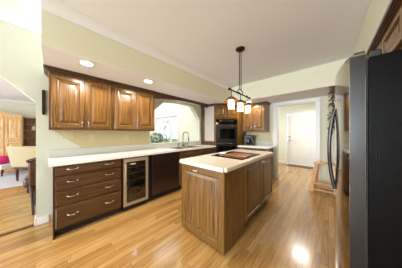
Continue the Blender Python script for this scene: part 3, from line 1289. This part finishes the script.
# tall pantry between refrigerator and back wall
t = thing('pantry_cabinet', 'tall oak pantry hidden behind the refrigerator on the right wall', 'kitchen cabinet', (.20, 3.30, 0), -PI / 2)
b = MB()
b.box(0, .98, 0, .74, .08, 2.12, .002)
b.build('body', M['oak'], t)
b = MB()
b.box(.002, .978, .06, .74, .002, .079)
b.build('toe_kick', M['toe'], t)
for k in range(2):
    x0 = .02 + k * .475
    door(t, x0, x0 + .465, .11, 2.05, -.001, x0 + (.43 if k == 0 else .035), 1.05, hm='vert')

# garland hanging at the far edge of the pantry
t = thing('dried_garland', 'dried leaf garland hanging from the soffit just beyond the refrigerator handles', 'garland', (.055, 3.455, 1.28))
b = MB()
pts = [(.015 * math.sin(k * 1.3), .015 * math.cos(k * 1.7), .84 - k * .06) for k in range(15)]
b.tube(pts, .008, 6)
b.build('vine', M['vine'], t)
b = MB()
for k in range(340):
    z = .82 * random.random()
    a = random.uniform(0, 2 * PI)
    rr = random.uniform(.005, .045)
    b.leaf((rr * math.cos(a), rr * math.sin(a), z), (math.cos(a), math.sin(a), random.uniform(-.9, .2)), random.uniform(.04, .07), .034)
b.build('leaves', M['leaf_dull'], t)
b = MB()
b.box(-.045, .045, -.012, .012, .76, .843, .008)
b.build('bracket', M['vine'], t)

# step stool beyond the refrigerator
t = thing('step_stool', 'natural wood A-frame step stool against the wall right of the hall opening', 'step stool', (-.06, 3.98, 0), math.radians(-8))
h = .63


def bar(b, p, q, wx, wy):
    p, q = Vector(p), Vector(q)
    o = [(-wx, -wy), (wx, -wy), (wx, wy), (-wx, wy)]
    A = [b.bm.verts.new((p.x + a, p.y + c, p.z)) for a, c in o]
    B = [b.bm.verts.new((q.x + a, q.y + c, q.z)) for a, c in o]
    b.bm.faces.new(A[::-1])
    b.bm.faces.new(B)
    for k in range(4):
        b.bm.faces.new((A[k], A[(k + 1) % 4], B[(k + 1) % 4], B[k]))


for sx in (-1, 1):
    for (yy, yt) in ((-.16, -.05), (.16, .05)):
        b = MB()
        bar(b, (sx * .205, yy, .001), (sx * .125, yt, h - .027), .03, .016)
        b.build('leg', M['pine'], t)
b = MB()
b.box(-.175, .175, -.11, .11, h - .026, h, .006)
b.build('top_step', M['pine'], t)
b = MB()
b.box(-.165, .165, -.21, -.02, .20, .222, .005)
b.build('lower_step', M['pine'], t)
b = MB()
b.box(-.18, .18, -.155, -.137, .05, .085, .003)
b.build('stretcher', M['pine'], t)
b = MB()
b.box(-.18, .18, .137, .155, .05, .085, .003)
b.build('stretcher', M['pine'], t)

# door mat in front of the front door
b = MB()
b.box(-1.22, -.42, 6.25, 6.62, .0008, .014, .005)
o = b.build('doormat', M['mat_brown'])
tag(o, 'thin brown doormat on the floor before the white front door', 'doormat')

# ------------------------------------------------------------------ recessed downlights
def downlight(x, y, label, power, z=ZS - .0065):
    t = thing('recessed_downlight', label, 'downlight', (x, y, z), 0, None)
    b = MB()
    b.lathe([(.058, -.0005), (.058, -.005), (.078, -.004), (.080, -.0005)], (0, 0, 0), 32, cap=False)
    b.build('trim_ring', M['trim'], t, True)
    b = MB()
    b.lathe([(.0, -.0035), (.057, -.0035), (.057, -.0005)], (0, 0, 0), 32, cap=False)
    b.build('lens', M['lens'], t)
    s = bpy.data.lights.new('downlight_beam', 'SPOT')
    s.energy = power
    s.color = (1.0, 0.89, 0.74)
    s.spot_size = math.radians(168)
    s.spot_blend = .35
    s.shadow_soft_size = .05
    o = bpy.data.objects.new('downlight_beam', s)
    COL.objects.link(o)
    o.location = (0, 0, -.02)
    o.parent = t


downlight(-2.17, .29, 'round downlight in the left soffit nearest the camera', 40)
downlight(-2.18, 1.075, 'round downlight in the left soffit above the dishwasher, second from the camera', 40)
downlight(-2.80, 2.32, 'round downlight hidden behind the arched valance above the sink', 5)
downlight(-1.58, 3.62, 'round downlight in the back soffit above the coffee maker cabinet', 36)

# ------------------------------------------------------------------ pendant over the island
PX = -.985
t = thing('pendant_light', 'dark iron pendant with three glowing glass shades above the island', 'pendant light', (PX, 1.94, 0))
b = MB()
b.lathe([(.0, -.034), (.03, -.032), (.062, -.020), (.068, -.001)], (0, 0, ZC - .001), 28, cap=False)
b.build('canopy', M['iron'], t, True)
zb = 1.865
for sy in (-.026, .026):
    b = MB()
    b.tube([(0, sy, ZC - .03), (0, sy, zb + .055)], .0062, 10)
    b.build('rod', M['iron'], t, True)
b = MB()
pts = []
for k in range(17):
    a = PI * k / 16
    pts.append((0, -.085 * math.cos(a), zb + .012 + .055 * math.sin(a)))
b.tube(pts, .007, 8)
b.build('bow_bracket', M['iron'], t, True)
b = MB()
b.tube([(0, -.31, zb), (0, .33, zb)], .0095, 12)
b.ball((0, -.315, zb), .018)
b.ball((0, .335, zb), .018)
b.build('crossbar', M['iron'], t, True)
for dy in (-.265, .0, .265):
    b = MB()
    pts = []
    for k in range(13):
        a = PI * 1.15 * k / 12
        pts.append((-.0, dy - .035 + .040 * math.cos(a) - .0, zb - .025 + .045 * math.sin(a)))
    pts = [(0, dy, zb - .115), (0, dy + .004, zb - .07)] + pts[0:11]
    b.tube(pts, .0055, 8)
    b.build('hook', M['iron'], t, True)
    b = MB()
    b.lathe([(.012, .036), (.034, .030), (.055, .012), (.096, -.022), (.100, -.028), (.094, -.026), (.050, .002), (.0, .014)], (0, dy, zb - .125), 28, cap=False)
    b.build('cap', M['copper'], t, True)
    b = MB()
    b.lathe([(.036, -.002), (.042, -.02), (.042, -.135), (.039, -.135), (.039, -.02), (.033, -.002)], (0, dy, zb - .128), 26, cap=False)
    g = b.build('glass_shade', M['shade_glass'], t, True)
    b = MB()
    b.lathe([(.010, 0), (.012, -.03), (.024, -.05), (.026, -.07), (.016, -.09), (.004, -.095)], (0, dy, zb - .125), 18)
    b.build('bulb', M['bulb'], g, True)
    p = bpy.data.lights.new('bulb_light', 'POINT')
    p.energy = 3.5
    p.color = (1.0, .80, .58)
    p.shadow_soft_size = .03
    o = bpy.data.objects.new('bulb_light', p)
    COL.objects.link(o)
    o.parent = t
    o.location = (0, dy, zb - .24)

# ------------------------------------------------------------------ dining room furniture
t = thing('display_cabinet', 'honey oak built-in cabinet on the far dining-room wall', 'cabinet', (DX + .46, -.70, 0), PI / 2)
# local x along +Y, local y into the wall (-X)
b = MB()
b.prism([(-2.2, .0), (-2.2, 1.95), (-.9, 1.99), (-.5, 1.95), (-.2, 1.88), (0, 1.86), (0, 0)], 0.0, .45, TY)
b.build('body', M['oak_light'], t)
b = MB()
b.prism([(-2.22, 1.952), (-.9, 1.992), (-.5, 1.952), (-.2, 1.882), (.0, 1.862), (.0, 1.90), (-.2, 1.92), (-.5, 1.99), (-.9, 2.03), (-2.22, 1.99)], -.03, .45, TY)
b.build('cornice', M['oak_light'], t)
for k in range(6):
    x0 = -.36 - .345 * k
    door(t, x0 + .01, x0 + .33, 1.02, 1.80, -.001, None, None, DOOR, M['oak_light'])
    door(t, x0 + .01, x0 + .33, .12, .98, -.001, None, None, DOOR, M['oak_light'])
t = thing('open_bookcase', 'brown open bookcase at the right end of the oak dining cabinet', 'bookcase', (DX + .40, -.695, 0), PI / 2)
b = MB()
b.box(0, .60, .37, .39, 0.001, 1.83)
b.box(0, .02, 0, .369, 0.001, 1.83)
b.box(.58, .60, 0, .369, 0.001, 1.83)
b.build('carcass', M['oak_mid'], t)
for z in (.45, .78, 1.08, 1.36, 1.58, 1.80):
    b = MB()
    b.box(.0205, .5795, .01, .369, z, z + .025)
    b.build('shelf', M['oak_mid'], t)
t = thing('vase', 'small white vase on a shelf of the brown bookcase', 'vase', (DX + .24, -.46, 1.3855))
b = MB()
b.lathe([(.03, 0), (.055, .05), (.05, .10), (.022, .14), (.03, .16)], (0, 0, 0), 20)
b.build('vase_body', M['ceramic'], t, True)

# rug
b = MB()
b.box(-7.6, -5.45, -2.6, .3, .0008, .012, .004)
o = b.build('area_rug', M['rug'])
tag(o, 'pale patterned rug on the dining-room floor under the cream chair', 'rug')

# cream upholstered chair
t = thing('upholstered_chair', 'cream upholstered dining chair on dark legs standing on the rug', 'chair', (-5.94, -.26, .0125), math.radians(46))
# local -y = backrest side towards the camera
for sx in (-1, 1):
    for yy in (-.20, .32):
        b = MB()
        b.tube([(sx * .30, yy, 0.001), (sx * .31, yy, .18), (sx * .31, yy, .319)], .03, 10, rs=[.018, .028, .034])
        b.build('leg', M['walnut'], t, True)
b = MB()
b.box(-.36, .36, -.25, .36, .32, .37, .01)
b.build('seat_rail', M['walnut'], t)
b = MB()
b.box(-.35, .35, -.14, .37, .371, .49, .03, seg=3)
b.build('seat', M['cream_fabric'], t, True)
b = MB()
b.box(-.39, .39, -.26, -.145, .372, .92, .04, seg=3)
for v in b.bm.verts:
    u = (v.co.z - .37) / .55
    v.co.y -= .10 * u
    v.co.x *= 1 + .06 * u
b.build('backrest', M['cream_fabric'], t, True)

# round table with a white cloth behind the chair
t = thing('dining_table', 'round dining table behind the cream chair', 'table', (-6.85, -.02, .0125))
b = MB()
b.lathe([(.0, .70), (.55, .70), (.57, .715), (.55, .73), (.0, .73)], (0, 0, 0), 36, cap=False)
b.build('tabletop', M['walnut'], t, True)
b = MB()
b.lathe([(.25, .001), (.25, .03), (.07, .08), (.05, .3), (.08, .6), (.2, .699)], (0, 0, 0), 24)
b.build('pedestal', M['walnut'], t, True)
b = MB()
b.lathe([(.0, .736), (.575, .736), (.588, .725), (.595, .58), (.592, .58), (.583, .722), (.573, .732), (.0, .732)], (-6.85, -.02, .0125), 40, cap=False)
o = b.build('tablecloth', M['white_cloth'], None, True)
tag(o, 'white tablecloth covering the round dining table', 'tablecloth')
t = thing('flower_vase', 'white bowl of red flowers on the white tablecloth', 'flowers', (-6.55, -.30, .749))
b = MB()
b.lathe([(.05, 0), (.09, .03), (.10, .07), (.085, .08)], (0, 0, 0), 20)
b.build('bowl', M['ceramic'], t, True)
b = MB()
for k in range(14):
    a, r = random.uniform(0, 2 * PI), .09 * math.sqrt(random.random())
    b.ball((r * math.cos(a), r * math.sin(a), .10 + .03 * random.random()), .03, (1, 1, .8), 1)
b.build('blooms', M['red_petal'], t, True)
b = MB()
for k in range(20):
    a = random.uniform(0, 2 * PI)
    b.leaf((.05 * math.cos(a), .05 * math.sin(a), .08), (math.cos(a), math.sin(a), .3), .1, .04)
b.build('leaves', M['leaf'], t)
for (x, y, lab) in ((-6.42, -.12, 'white cup on the tablecloth nearest the room corner'), (-6.50, .06, 'white cup on the tablecloth partly behind the wall')):
    t = thing('cup', lab, 'cup', (x, y, .749))
    b = MB()
    b.lathe([(.025, 0), (.038, .01), (.043, .08), (.040, .08), (.034, .012), (.0, .008)], (0, 0, 0), 20, cap=False)
    b.build('cup_body', M['ceramic'], t, True)
    b = MB()
    b.tube([(.040, 0, .065), (.062, 0, .06), (.062, 0, .03), (.038, 0, .022)], .005, 8)
    b.build('handle', M['ceramic'], t, True)

# pink cushion on a low white bench at the left
t = thing('low_bench', 'low white upholstered bench at the left edge of the rug', 'bench', (-7.25, -1.02, .0125), math.radians(40))
b = MB()
b.box(-.30, .30, -.22, .22, .20, .33, .03, seg=3)
b.build('seat', M['white_cloth'], t, True)
for sx in (-1, 1):
    for sy in (-1, 1):
        b = MB()
        b.tube([(sx * .24, sy * .16, .001), (sx * .24, sy * .16, .199)], .018, 8)
        b.build('leg', M['walnut'], t)
b = MB()
b.ball((0, 0, 0), .2, (1.05, .85, .62), 3)
for v in b.bm.verts:
    f = 1 + .18 * abs(math.sin(2 * math.atan2(v.co.y, v.co.x)))
    v.co.x *= f
    v.co.y *= f
o = b.build('cushion', M['pink'], None, True, loc=(-7.25, -1.02, .4675))
tag(o, 'magenta cushion lying on the low white bench', 'cushion')

# dark wooden chair just behind the opening's right jamb
t = thing('wooden_chair', 'dark wooden dining chair half hidden behind the wall by the opening', 'chair', (-3.62, -.045, 0), math.radians(-90))
for sx in (-1, 1):
    b = MB()
    b.tube([(sx * .16, -.20, .001), (sx * .16, -.19, .25), (sx * .16, -.185, .40)], .02, 8, rs=[.015, .022, .026])
    b.build('leg', M['walnut'], t, True)
    b = MB()
    b.tube([(sx * .155, .25, .001), (sx * .165, .20, .25), (sx * .175, .195, .44), (sx * .18, .22, .65), (sx * .18, .27, .84)], .02, 8, rs=[.014, .02, .024, .022, .02])
    b.build('rear_leg', M['walnut'], t, True)
b = MB()
b.box(-.225, .225, -.24, .17, .33, .405, .02, seg=2)
b.build('seat_rail', M['walnut'], t)
b = MB()
b.box(-.265, .265, -.255, .165, .4055, .56, .06, seg=4)
b.build('seat', M['walnut'], t, True)
b = MB()
pts = [(-.21 + .42 * k / 10, .268 + .02 * math.sin(PI * k / 10), .835 + .05 * math.sin(PI * k / 10)) for k in range(11)]
b.tube(pts, .03, 10)
b.build('crest_rail', M['walnut'], t, True)
b = MB()
b.box(-.20, .20, .19, .26, .44, .83, .03, seg=3)
for v in b.bm.verts:
    v.co.y += .06 * (v.co.z - .44) / .4
b.build('back_cushion', M['walnut'], t, True)

bpy.context.view_layer.update()
